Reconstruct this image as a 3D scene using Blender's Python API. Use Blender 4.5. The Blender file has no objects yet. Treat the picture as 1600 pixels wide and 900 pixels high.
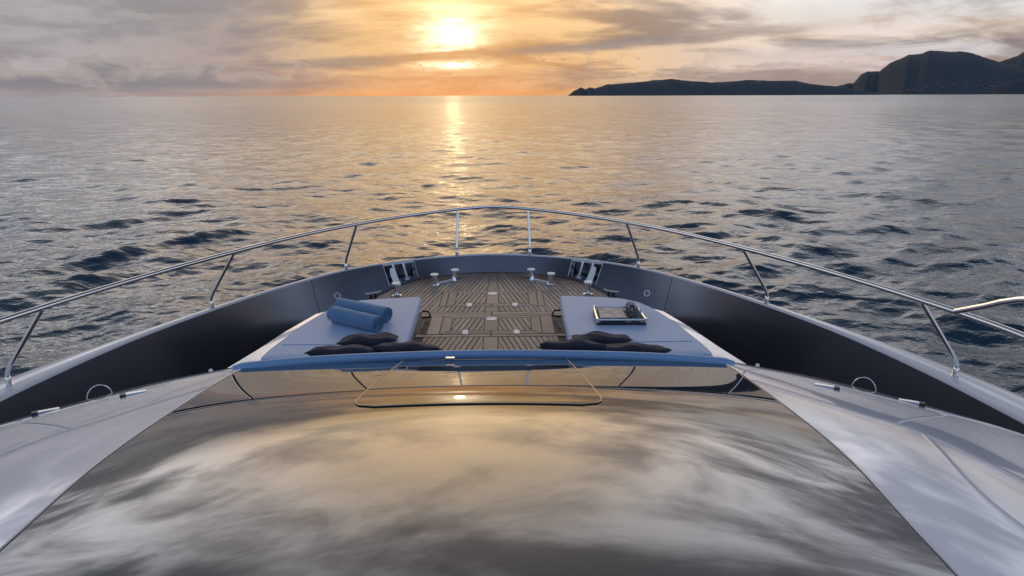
import bpy, bmesh, math, random
import numpy as np
from mathutils import Vector, Matrix
random.seed(7); rng = np.random.default_rng(7)
sc = bpy.context.scene
COL = sc.collection
DZ = 2.75                       # height of the teak foredeck above the sea
# ------------------------------------------------------------------ camera
cam_d = bpy.data.cameras.new('camera'); cam = bpy.data.objects.new('camera', cam_d); COL.objects.link(cam)
cam_d.sensor_width = 36.0; cam_d.lens = 22.5; cam_d.clip_start = 0.05; cam_d.clip_end = 80000
PITCH, YAW, ROLL = math.radians(16.75), math.radians(0.86), math.radians(0.2)
f = Vector((math.sin(YAW)*math.cos(PITCH), math.cos(YAW)*math.cos(PITCH), -math.sin(PITCH)))
r = Vector((math.cos(YAW), -math.sin(YAW), 0)); u = r.cross(f)
r2 = r*math.cos(ROLL)-u*math.sin(ROLL); u2 = u*math.cos(ROLL)+r*math.sin(ROLL)
M3 = Matrix((r2, u2, -f)).transposed()
cam.matrix_world = Matrix.Translation((0.105, 0, DZ+1.955)) @ M3.to_4x4()
sc.camera = cam
# ------------------------------------------------------------------ colour management
sc.view_settings.view_transform = 'Standard'; sc.view_settings.look = 'None'
sc.view_settings.exposure = 0.0; sc.view_settings.gamma = 1.0
sc.view_settings.use_curve_mapping = False
sc.cycles.max_bounces = 5; sc.cycles.caustics_reflective = False; sc.cycles.caustics_refractive = False
sc.cycles.sample_clamp_indirect = 6.0
# ------------------------------------------------------------------ node helper
class S:
    """socket wrapper with arithmetic"""
    nt = None
    def __init__(s, sock): s.s = sock
    @staticmethod
    def put(inp, v):
        if isinstance(v, S): S.nt.links.new(v.s, inp)
        else: inp.default_value = v
    @staticmethod
    def m(op, *a, clamp=False):
        n = S.nt.nodes.new('ShaderNodeMath'); n.operation = op; n.use_clamp = clamp
        for i, v in enumerate(a): S.put(n.inputs[i], v)
        return S(n.outputs[0])
    def __add__(a, b): return S.m('ADD', a, b)
    __radd__ = __add__
    def __sub__(a, b): return S.m('SUBTRACT', a, b)
    def __rsub__(a, b): return S.m('SUBTRACT', b, a)
    def __mul__(a, b): return S.m('MULTIPLY', a, b)
    __rmul__ = __mul__
    def __truediv__(a, b): return S.m('DIVIDE', a, b)
    def __rtruediv__(a, b): return S.m('DIVIDE', b, a)
def sstep(x, a, b):
    n = S.nt.nodes.new('ShaderNodeMapRange'); n.interpolation_type = 'SMOOTHSTEP'
    S.put(n.inputs[0], x); n.inputs[1].default_value = a; n.inputs[2].default_value = b
    n.inputs[3].default_value = 0; n.inputs[4].default_value = 1
    return S(n.outputs[0])
def xyz(x, y, z):
    n = S.nt.nodes.new('ShaderNodeCombineXYZ')
    for i, v in enumerate((x, y, z)): S.put(n.inputs[i], v)
    return S(n.outputs[0])
def sep(v):
    n = S.nt.nodes.new('ShaderNodeSeparateXYZ'); S.put(n.inputs[0], v)
    return [S(o) for o in n.outputs]
def noise(v, scale, detail=4, rough=.5, dist=0., lac=2.0):
    n = S.nt.nodes.new('ShaderNodeTexNoise'); S.put(n.inputs['Vector'], v)
    n.inputs['Scale'].default_value = scale; n.inputs['Detail'].default_value = detail
    n.inputs['Roughness'].default_value = rough; n.inputs['Distortion'].default_value = dist
    n.inputs['Lacunarity'].default_value = lac
    return S(n.outputs[0])
def mix(fac, a, b, typ='MIX'):
    n = S.nt.nodes.new('ShaderNodeMix'); n.data_type = 'RGBA'; n.blend_type = typ; n.clamp_factor = True
    S.put(n.inputs[0], fac)
    for i, v in ((6, a), (7, b)):
        S.put(n.inputs[i], v if isinstance(v, S) else (*v, 1))
    return S(n.outputs[2])
def scale(col, k):
    n = S.nt.nodes.new('ShaderNodeVectorMath'); n.operation = 'SCALE'
    S.put(n.inputs[0], col); S.put(n.inputs[3], k); return S(n.outputs[0])
def vadd(a, b):
    n = S.nt.nodes.new('ShaderNodeVectorMath'); n.operation = 'ADD'
    S.put(n.inputs[0], a); S.put(n.inputs[1], b); return S(n.outputs[0])
def ramp(x, stops):
    n = S.nt.nodes.new('ShaderNodeValToRGB'); S.put(n.inputs[0], x); e = n.color_ramp.elements
    while len(e) < len(stops): e.new(0.5)
    for el, (p, c) in zip(e, stops): el.position = p; el.color = (*c, 1)
    return S(n.outputs[0])
# ------------------------------------------------------------------ world: sunset sky with cloud sheets
SUN_AZ, SUN_EL = math.radians(-4.15), math.radians(4.45)
sun_dir = Vector((math.sin(SUN_AZ)*math.cos(SUN_EL), math.cos(SUN_AZ)*math.cos(SUN_EL), math.sin(SUN_EL)))
w = bpy.data.worlds.new('World'); sc.world = w; w.use_nodes = True
nt = w.node_tree; nt.nodes.clear(); S.nt = nt
tc = nt.nodes.new('ShaderNodeTexCoord'); d = S(tc.outputs['Generated'])
dx, dy, dz0 = sep(d); dz = S.m('ABSOLUTE', dz0)
el = S.m('ARCSINE', dz)*57.2958
az = S.m('ARCTAN2', dx, dy)*57.2958
dn = nt.nodes.new('ShaderNodeVectorMath'); dn.operation = 'DOT_PRODUCT'
S.put(dn.inputs[0], d); dn.inputs[1].default_value = sun_dir
ang = S.m('ARCCOSINE', S.m('MINIMUM', S(dn.outputs['Value']), 1.0))*57.2958
sky = nt.nodes.new('ShaderNodeTexSky'); sky.sky_type = 'NISHITA'; sky.sun_disc = False
sky.sun_elevation = SUN_EL; sky.sun_rotation = SUN_AZ; sky.altitude = 0; sky.dust_density = 1.5
clear = scale(S(sky.outputs[0]), 0.10)
# flat cloud deck seen in perspective
px = dx/(dz+0.13); py = dy/(dz+0.13)
P = xyz(px*0.85+py*0.18, py-px*0.10, 0.0)
n1 = noise(P, 0.62, 8, .60, .7)
n2 = noise(vadd(P, (7.3, 2.1, 4.0)), 1.9, 5, .55, .9)
n3 = noise(vadd(P, (1.3, 9.1, 2.0)), 0.33, 1, .5, 0)
t = sstep(n1*0.70+n2*0.32+n3*0.20+0.035*sstep(el, 6.5, 11.0)-0.08*sstep(el, 15.0, 42.0), 0.53, 0.69)
A = ang/180.0
lit = ramp(A, [(0.0, (1.0, .72, .38)), (.03, (1.0, .63, .28)), (.07, (.98, .65, .34)), (.10, (.93, .68, .47)), (.145, (1.06, .95, .87)), (.19, (1.0, .98, 1.02)), (.28, (.80, .83, .90)), (.40, (.50, .54, .62)), (.55, (.36, .40, .48)), (1, (.40, .47, .62))])
dark = ramp(A, [(0.0, (.90, .46, .14)), (.04, (.62, .35, .15)), (.08, (.38, .27, .20)), (.14, (.30, .265, .27)), (.22, (.175, .180, .205)), (.34, (.078, .084, .104)), (.55, (.14, .165, .22)), (1, (.18, .23, .34))])
col = mix(t, dark, lit)
# clouds boosted above the view to brighten the sea, easing off towards the zenith
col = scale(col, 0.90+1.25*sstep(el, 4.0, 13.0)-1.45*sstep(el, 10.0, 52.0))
# left: a smooth grey veil near the horizon
veil = sstep(az*-1.0, 9.0, 24.0)*(1.0-sstep(el, 6.0, 11.0))
col = mix(veil*0.80, col, ramp(sstep(el, 0.0, 8.0), [(0, (.36, .305, .315)), (.35, (.315, .283, .30)), (.7, (.28, .268, .29)), (1, (.30, .285, .30))]))
# right: warm haze streaks
veilr = sstep(az, 10.0, 24.0)*(1.0-sstep(el, 6.0, 10.5))
col = mix(veilr*0.52, col, ramp(sstep(el+n2*2.6, 0.0, 10.0), [(0, (.46, .33, .29)), (.25, (.62, .40, .30)), (.42, (.38, .30, .28)), (.60, (.82, .60, .42)), (.8, (.60, .52, .45)), (1, (.42, .46, .47))]))
# openings to the clear sky
op = sstep(noise(vadd(P, (3.7, 5.5, 1.0)), 0.75, 5, .55, .8), 0.56, 0.70)*sstep(el, 4.5, 10.0)
back = sstep(dy*-1.0, -0.25, 0.75)
col = mix(op*0.9, col, mix(0.6, clear, (.32, .42, .48)))
col = mix(back*0.68, col, vadd(clear, (.28, .42, .70)))
# orange band along the horizon under the sun
daz = az+4.15
hz = S.m('EXPONENT', el*-0.50)*S.m('EXPONENT', daz*daz*-0.0048)
col = mix(hz*0.95, col, (.90, .33, .10))
# long tilted grey streak that crosses under the sun
eb = 3.15+daz*0.062
bn = noise(xyz(az*0.11, el*0.5, 3.0), 1.6, 5, .6, .4)
band = 1.0-sstep(S.m('ABSOLUTE', el-eb+(bn-0.5)*1.1), 0.12, 0.62)
band = band*(1.0-sstep(S.m('ABSOLUTE', daz-5.0), 12.0, 30.0))
bandc = ramp(sstep(S.m('ABSOLUTE', daz), 0.0, 14.0), [(0, (.74, .38, .15)), (.4, (.48, .31, .21)), (1, (.34, .275, .25))])
col = mix(band*0.85, col, bandc)
# sun glow
fl = noise(xyz(az*0.5, el*1.9, 5.0), 1.0, 5, .6, .3)
fl2 = noise(xyz(az*0.35, el*1.1, 9.0), 1.0, 4, .6, .5)
gx = daz+(fl2-0.5)*4.5; gy = el-4.75+(fl-0.5)*3.4
core = S.m('EXPONENT', (gx*gx*0.24+gy*gy*0.62)*-1.0)
plume = S.m('EXPONENT', (S.m('POWER', S.m('ABSOLUTE', gx-0.5), 2.0)*0.10)*-1.0)*sstep(el, 4.0, 5.4)*(1.0-sstep(el, 7.5, 22.0))
halo = S.m('EXPONENT', ang*-0.15); halo2 = S.m('EXPONENT', ang*ang*-0.0032)*sstep(el, 7.0, 13.0)  # halo2: extra glow above the view, added to widen the sea glitter
st2 = S.m('EXPONENT', (gx*gx*0.22+S.m('POWER', (el-2.42-(fl-0.5)*0.5)*3.6, 2.0))*-1.0)
block = 1.0-band*0.88
glow = scale(S(nt.nodes.new('ShaderNodeRGB').outputs[0]), 1.0)
glow.s.node.inputs[0].links[0].from_node.outputs[0].default_value = (1.0, .82, .56, 1)
col = vadd(col, scale(glow, (core*1.6+plume*fl*0.50+halo*0.30*fl+halo2*1.05)*block+st2*1.7))
# cumulus banks low over the horizon
cv = xyz(az*0.30, el*0.62, 1.7)
c1 = noise(cv, 1.05, 7, .58, .25)
base_h = noise(xyz(az*0.11, 0.0, 8.0), 1.0, 2, .5)
cz = c1*1.9+base_h*2.6-el*0.34
cmask = sstep(cz, 1.42, 1.56)*(1.0-sstep(el, 3.4, 5.0))*(1.0-0.85*S.m('EXPONENT', daz*daz*-0.006))*(1.0-0.65*sstep(az, 2.0, 14.0))
rim = sstep(cz, 1.42, 1.55)*(1.0-sstep(cz, 1.55, 1.95))
cc = mix(rim*0.75, mix(S.m('EXPONENT', daz*daz*-0.008), (.250, .232, .252), (.62, .34, .18)), mix(S.m('EXPONENT', daz*daz*-0.008), (.47, .40, .375), (.85, .52, .25)))
col = mix(cmask*0.95*sstep(el, 0.0, 0.9), col, cc)
# small dark puffs near the sun
pf = noise(xyz(az*0.75, el*1.7, 2.2), 1.25, 5, .6, .2)
pm = sstep(pf, 0.60, 0.70)*(1.0-sstep(S.m('ABSOLUTE', el-1.9), 0.8, 1.9))*(1.0-sstep(S.m('ABSOLUTE', daz), 12.0, 22.0))
col = mix(pm*0.62, col, mix(S.m('EXPONENT', daz*daz*-0.012), (.33, .26, .24), (.66, .33, .13)))
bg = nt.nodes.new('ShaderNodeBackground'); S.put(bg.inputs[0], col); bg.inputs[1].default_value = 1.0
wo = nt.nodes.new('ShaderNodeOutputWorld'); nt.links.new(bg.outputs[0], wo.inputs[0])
# ------------------------------------------------------------------ sun
sd = bpy.data.lights.new('sun', 'SUN'); sd.energy = 0.004; sd.angle = math.radians(1.2); sd.color = (1, .62, .30)
so = bpy.data.objects.new('sun', sd); COL.objects.link(so)
so.rotation_euler = (-sun_dir).to_track_quat('-Z', 'Y').to_euler(); so.location = (0, 0, 60)
# ------------------------------------------------------------------ materials
def mat(name, base=(.5, .5, .5), rough=.5, metal=0., coat=0., ior=1.5, **kw):
    m = bpy.data.materials.new(name); m.use_nodes = True
    b = m.node_tree.nodes['Principled BSDF']; S.nt = m.node_tree
    b.inputs['Base Color'].default_value = (*base, 1); b.inputs['Roughness'].default_value = rough
    b.inputs['Metallic'].default_value = metal; b.inputs['IOR'].default_value = ior
    b.inputs['Coat Weight'].default_value = coat; b.inputs['Coat Roughness'].default_value = .02
    for k, v in kw.items(): b.inputs[k.replace('_', ' ')].default_value = v
    return m, b
def objco():
    n = S.nt.nodes.new('ShaderNodeTexCoord'); return S(n.outputs['Object'])
def geo():
    n = S.nt.nodes.new('ShaderNodeNewGeometry'); return S(n.outputs['Position'])
def bump(b, h, strength=.3, dist=.01):
    n = S.nt.nodes.new('ShaderNodeBump'); S.put(n.inputs['Height'], h)
    n.inputs['Strength'].default_value = strength; n.inputs['Distance'].default_value = dist
    S.nt.links.new(n.outputs[0], b.inputs['Normal'])
def orand():
    n = S.nt.nodes.new('ShaderNodeObjectInfo'); return S(n.outputs['Random'])
MT = {}
m, b = mat('water', (.010, .040, .068), .05, ior=1.36); MT['water'] = m
p = geo(); X, Y, Z = sep(p)
ps = xyz(X*0.72, Y, Z)
h = noise(ps, 0.06, 1, .5, .3)*14.0*sstep(S.m('SQRT', X*X+Y*Y), 200.0, 900.0)+noise(ps, 0.19, 2, .5, .4)*5.0*sstep(S.m('SQRT', X*X+Y*Y), 70.0, 260.0)+noise(ps, 0.55, 2, .5, .4)*1.3*sstep(S.m('SQRT', X*X+Y*Y), 25.0, 120.0)+noise(ps, 1.7, 3, .52, .5)*0.46+noise(ps, 8.0, 2, .55, .3)*0.075
bump(b, h, 1.0, .16)
dist_ = S.m('SQRT', X*X+Y*Y)
S.put(b.inputs['Roughness'], 0.05+0.06*sstep(dist_, 10.0, 80.0)+0.13*sstep(dist_, 80.0, 600.0))
m, b = mat('gelcoat white', (.62, .64, .72), .12, coat=1.0, Coat_IOR=1.75); MT['white'] = m
p = objco(); bump(b, noise(p, 1.6, 2), .02, .02)
m, b = mat('bulwark blue bronze grey', (.120, .124, .146), .22, metal=.75); MT['bulwark'] = m
n_ = noise(objco(), 2.0, 5); S.put(b.inputs['Roughness'], n_*0.10+0.13)
m, b = mat('cap paint', (.56, .56, .60), .22, coat=.6); MT['cap'] = m
m, b = mat('reflective tinted glass', (.15, .155, .165), .008, metal=1.0); MT['glass'] = m
p = objco(); bump(b, noise(p, 1.3, 2), .012, .03)
sm = noise(p, 5.0, 4, .6, 1.2); sp = noise(p, 55.0, 2)
S.put(b.inputs['Roughness'], 0.006+0.035*sstep(sm, .52, .78)+0.10*sstep(sp, .70, .78))
m, b = mat('polished steel', (.80, .80, .82), .08, metal=1.0); MT['steel'] = m
m, b = mat('brushed steel', (.80, .80, .80), .30, metal=1.0); MT['brush'] = m
m, b = mat('bright fitting', (.78, .78, .76), .35); MT['fitting'] = m
m, b = mat('caulk', (.012, .012, .012), .6); MT['caulk'] = m
m, b = mat('side deck teak', (.17, .115, .09), .6); MT['sidedeck'] = m
m, b = mat('black plastic', (.015, .015, .017), .35); MT['black'] = m
m, b = mat('bronze trim', (.40, .33, .24), .32, metal=1.0); MT['bronze'] = m
m, b = mat('teak', (.2, .14, .1), .6); MT['teak'] = m
p = objco(); x_, y_, z_ = sep(p); rr = orand()
g = noise(xyz(x_*38.0+rr*50.0, y_*2.2, rr*9.0), 1.0, 6, .65, .6)
g2 = noise(xyz(x_*3.0, y_*0.8, rr*20.0), 1.5, 3)
tcol = mix(g, (.17, .118, .096), (.37, .282, .24))
tcol = mix(sstep(g2, .35, .75)*0.5, tcol, (.40, .33, .29))
hs = S.nt.nodes.new('ShaderNodeHueSaturation'); S.put(hs.inputs['Color'], tcol); S.put(hs.inputs['Value'], rr*0.45+0.76)
S.put(b.inputs['Base Color'], S(hs.outputs[0])); bump(b, g, .25, .003)
S.put(b.inputs['Roughness'], g*0.2+0.38)
def fabric(name, base, rough=.85, wr=.35, sheen=.25):
    m, b = mat(name, base, rough); p = objco()
    wv = noise(p, 260.0, 2)
    wk = noise(p, 9.0, 4, .55, .6); big = noise(p, 2.2, 2)
    S.put(b.inputs['Base Color'], mix(big*0.5+wv*0.3, tuple(c*.86 for c in base), tuple(min(1, c*1.1) for c in base)))
    b.inputs['Sheen Weight'].default_value = sheen
    bump(b, wv*0.10+wk*0.9, wr, .02); return m
MT['pad'] = fabric('lilac blue vinyl', (.37, .48, .69), .5, .12, .1)
MT['bolster'] = fabric('blue vinyl', (.19, .34, .56), .35, .05, .0)
MT['towel'] = fabric('blue terry', (.10, .20, .35), .95, .6, .4)
MT['navy'] = fabric('navy cloth', (.018, .021, .036), .8, .5, .05)
m, b = mat('blue tube', (.045, .10, .24), .16, metal=.6); MT['tube'] = m
m, b = mat('smoked glass', (.55, .58, .62), .03, Transmission_Weight=.85); MT['tumbler'] = m
m, b = mat('book cover', (.5, .46, .42), .45)
p = objco(); S.put(b.inputs['Base Color'], mix(sstep(noise(p, 9.0, 6, .6, 1.5), .35, .65), (.50, .46, .44), (.20, .18, .17))); MT['book'] = m
m, b = mat('hazed wooded hillside', (.04, .055, .05), .95)
p = objco(); bb = noise(p, .02, 6, .6); S.put(b.inputs['Base Color'], mix(bb, (.030, .044, .060), (.042, .058, .074))); MT['hill'] = m  # distance haze painted into the colour: dark woods tinted blue
m, b = mat('house wall', (.22, .22, .23), .8); MT['wall'] = m
m, b = mat('house roof', (.30, .14, .09), .8); MT['roof'] = m
m, b = mat('dark window', (.03, .035, .045), .1); MT['window'] = m
# ------------------------------------------------------------------ mesh helpers
def link(name, verts, faces, m, parent=None, smooth=True, loc=None):
    me = bpy.data.meshes.new(name); me.from_pydata([tuple(map(float, v)) for v in verts], [], faces); me.update()
    if smooth: me.polygons.foreach_set('use_smooth', [True]*len(me.polygons))
    me.materials.append(MT[m] if isinstance(m, str) else m)
    o = bpy.data.objects.new(name, me); COL.objects.link(o)
    if parent: o.parent = parent
    if loc is None: loc = (0, 0, 0) if parent is not None and parent is not YACHT else (0, 0, 0 if parent is YACHT else DZ)
    o.location = loc
    return o
def recalc(o):
    bm = bmesh.new(); bm.from_mesh(o.data); bmesh.ops.recalc_face_normals(bm, faces=bm.faces); bm.to_mesh(o.data); bm.free(); return o
def sharp(o, deg=35):
    o.data.set_sharp_from_angle(angle=math.radians(deg)); return o
def tag(o, label=None, cat=None, group=None, kind=None):
    if label: o['label'] = label
    if cat: o['category'] = cat
    if group: o['group'] = group
    if kind: o['kind'] = kind
    return o
YACHT = None
def empty(name, loc):
    o = bpy.data.objects.new(name, None); COL.objects.link(o); o.location = loc; o.empty_display_size = .2; return o
class MB:
    def __init__(s): s.v = []; s.f = []
    def add(s, v, fc):
        k = len(s.v); s.v += [tuple(map(float, q)) for q in v]; s.f += [tuple(i+k for i in q) for q in fc]; return s
    def tube(s, pts, rad, n=12, caps=True, flat=1.0):
        pts = [Vector(q) for q in pts]; N = len(pts)
        rads = rad if hasattr(rad, '__len__') else [rad]*N
        ref = None; V = []; F = []
        for i, q in enumerate(pts):
            tg = (pts[min(i+1, N-1)]-pts[max(i-1, 0)]).normalized()
            if ref is None: ref = Vector((0, 0, 1)) if abs(tg.z) < .9 else Vector((1, 0, 0))
            a = (ref-tg*ref.dot(tg)).normalized(); bb = tg.cross(a); ref = a
            for k in range(n):
                th = 2*math.pi*k/n; V.append(q+(a*math.cos(th)*flat+bb*math.sin(th))*rads[i])
        for i in range(N-1):
            for k in range(n):
                F.append((i*n+k, i*n+(k+1) % n, (i+1)*n+(k+1) % n, (i+1)*n+k))
        if caps: F.append(tuple(range(n-1, -1, -1))); F.append(tuple((N-1)*n+k for k in range(n)))
        return s.add(V, F)
    def lathe(s, prof, c=(0, 0, 0), n=24, axis=None):
        V = []; F = []; R = Matrix.Identity(3)
        if axis is not None: R = Vector((0, 0, 1)).rotation_difference(Vector(axis)).to_matrix()
        c = Vector(c)
        for (rr, z) in prof:
            for k in range(n):
                th = 2*math.pi*k/n; V.append(c+R @ Vector((rr*math.cos(th), rr*math.sin(th), z)))
        for i in range(len(prof)-1):
            for k in range(n): F.append((i*n+k, i*n+(k+1) % n, (i+1)*n+(k+1) % n, (i+1)*n+k))
        F.append(tuple(range(n-1, -1, -1))); F.append(tuple((len(prof)-1)*n+k for k in range(n)))
        return s.add(V, F)
    def box(s, c, size, rot=0, R=None):
        c = Vector(c); R = R or Matrix.Rotation(rot, 3, 'Z')
        V = [c+R @ Vector((sx*size[0]/2, sy*size[1]/2, sz*size[2]/2)) for sz in (-1, 1) for sx, sy in ((-1, -1), (1, -1), (1, 1), (-1, 1))]
        return s.add(V, [(3, 2, 1, 0), (4, 5, 6, 7), (0, 1, 5, 4), (1, 2, 6, 5), (2, 3, 7, 6), (3, 0, 4, 7)])
    def prism(s, poly, z0, z1, bev=0.0):
        n = len(poly)
        rings = [(poly, z0)]
        if bev: rings += [(poly, z1-bev), (inset(poly, bev), z1)]
        else: rings += [(poly, z1)]
        V = [(x, y, z) for pl, z in rings for x, y in pl]; F = [tuple(range(n-1, -1, -1)), tuple((len(rings)-1)*n+k for k in range(n))]
        for i in range(len(rings)-1):
            for k in range(n): F.append((i*n+k, i*n+(k+1) % n, (i+1)*n+(k+1) % n, (i+1)*n+k))
        return s.add(V, F)
    def grid(s, G, flip=False):
        G = np.asarray(G, float); a, c = G.shape[:2]; V = G.reshape(-1, 3); F = []
        for i in range(a-1):
            for j in range(c-1):
                q = (i*c+j, i*c+j+1, (i+1)*c+j+1, (i+1)*c+j); F.append(q[::-1] if flip else q)
        return s.add(V, F)
    def build(s, name, m, parent=None, smooth=True, ang=35, loc=None, fix=True):
        o = link(name, s.v, s.f, m, parent, smooth, loc)
        if fix: recalc(o)
        if smooth: sharp(o, ang)
        return o
def area(P):
    return .5*sum(P[i][0]*P[(i+1) % len(P)][1]-P[(i+1) % len(P)][0]*P[i][1] for i in range(len(P)))
def inset(P, dd):
    if area(P) < 0: dd = -dd
    n = len(P); out = []
    for i in range(n):
        a, b_, c = np.array(P[i-1]), np.array(P[i]), np.array(P[(i+1) % n])
        e1 = (b_-a)/(np.linalg.norm(b_-a)+1e-9); e2 = (c-b_)/(np.linalg.norm(c-b_)+1e-9)
        n1_ = np.array((-e1[1], e1[0])); n2_ = np.array((-e2[1], e2[0])); mm = n1_+n2_; L = mm@mm
        out.append(tuple(b_+mm*(2*dd/max(L, .6))) if L > 1e-6 else tuple(b_+n1_*dd))
    return out
def clip(P, a, b_, c):
    """keep a*x+b*y<=c"""
    out = []; n = len(P)
    for i in range(n):
        p_, q = P[i], P[(i+1) % n]; fp = a*p_[0]+b_*p_[1]-c; fq = a*q[0]+b_*q[1]-c
        if fp <= 0: out.append(p_)
        if (fp < 0 < fq) or (fq < 0 < fp):
            t_ = fp/(fp-fq); out.append((p_[0]+(q[0]-p_[0])*t_, p_[1]+(q[1]-p_[1])*t_))
    return out
def spline(pts, n):
    """Catmull-Rom through pts, n samples evenly spaced by length"""
    P_ = np.array(pts, float); P_ = np.vstack([2*P_[0]-P_[1], P_, 2*P_[-1]-P_[-2]]); out = []
    for i in range(1, len(P_)-2):
        p0, p1, p2, p3 = P_[i-1:i+3]
        for t_ in np.linspace(0, 1, 40, endpoint=False):
            out.append(.5*((2*p1)+(-p0+p2)*t_+(2*p0-5*p1+4*p2-p3)*t_*t_+(-p0+3*p1-3*p2+p3)*t_**3))
    out.append(P_[-2]); out = np.array(out)
    L = np.concatenate([[0], np.cumsum(np.linalg.norm(np.diff(out, axis=0), axis=1))])
    s_ = np.linspace(0, L[-1], n)
    return np.stack([np.interp(s_, L, out[:, k]) for k in range(out.shape[1])], 1)
def cubic(xs, ys):
    """natural cubic spline through increasing xs"""
    xs = np.array(xs, float); ys = np.array(ys, float); n = len(xs); h_ = np.diff(xs)
    A_ = np.zeros((n, n)); B = np.zeros(n); A_[0, 0] = A_[-1, -1] = 1
    for i in range(1, n-1):
        A_[i, i-1], A_[i, i], A_[i, i+1] = h_[i-1], 2*(h_[i-1]+h_[i]), h_[i]
        B[i] = 6*((ys[i+1]-ys[i])/h_[i]-(ys[i]-ys[i-1])/h_[i-1])
    M_ = np.linalg.solve(A_, B)
    def fn(x):
        i = int(np.clip(np.searchsorted(xs, x)-1, 0, n-2)); a = xs[i+1]-x; c = x-xs[i]; H_ = h_[i]
        return M_[i]*a**3/(6*H_)+M_[i+1]*c**3/(6*H_)+(ys[i]/H_-M_[i]*H_/6)*a+(ys[i+1]/H_-M_[i+1]*H_/6)*c
    return fn
def roundpoly(P, rad, n=6):
    out = []; N = len(P)
    for i in range(N):
        a, b_, c = (np.array(q, float) for q in (P[i-1], P[i], P[(i+1) % N])); rr = rad[i] if hasattr(rad, '__len__') else rad
        rr = min(rr, .45*np.linalg.norm(a-b_), .45*np.linalg.norm(c-b_))
        s0 = b_+(a-b_)/np.linalg.norm(a-b_)*rr; s1 = b_+(c-b_)/np.linalg.norm(c-b_)*rr
        for t_ in np.linspace(0, 1, n): out.append(tuple((1-t_)**2*s0+2*t_*(1-t_)*b_+t_**2*s1))
    return out
def slab(P, z0, z1, rad, puff=.012, cr=.05):
    """soft cushion over a plan polygon"""
    rings = [(rad*.7, z0)]
    for k in range(5):
        a = math.pi/2*k/4; rings.append((rad*(1-math.sin(a)), z0+rad*(1-math.cos(a))))
    for k in range(6):
        a = math.pi/2*k/5; rings.append((rad*(1-math.cos(a)), z1-rad*(1-math.sin(a))))
    for q in (.02, .05): rings.append((rad+q, z1+puff*math.sin(min(1, q/.05)*math.pi/2)))
    V = []; F = []
    for ins, z in rings: V += [(x, y, z) for x, y in roundpoly(inset(P, ins), max(cr-ins, .006), 6)]
    n = len(V)//len(rings)
    for i in range(len(rings)-1):
        for k in range(n): F.append((i*n+k, i*n+(k+1) % n, (i+1)*n+(k+1) % n, (i+1)*n+k))
    F.append(tuple(range(n-1, -1, -1))); F.append(tuple((len(rings)-1)*n+k for k in range(n)))
    return MB().add(V, F)
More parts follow.
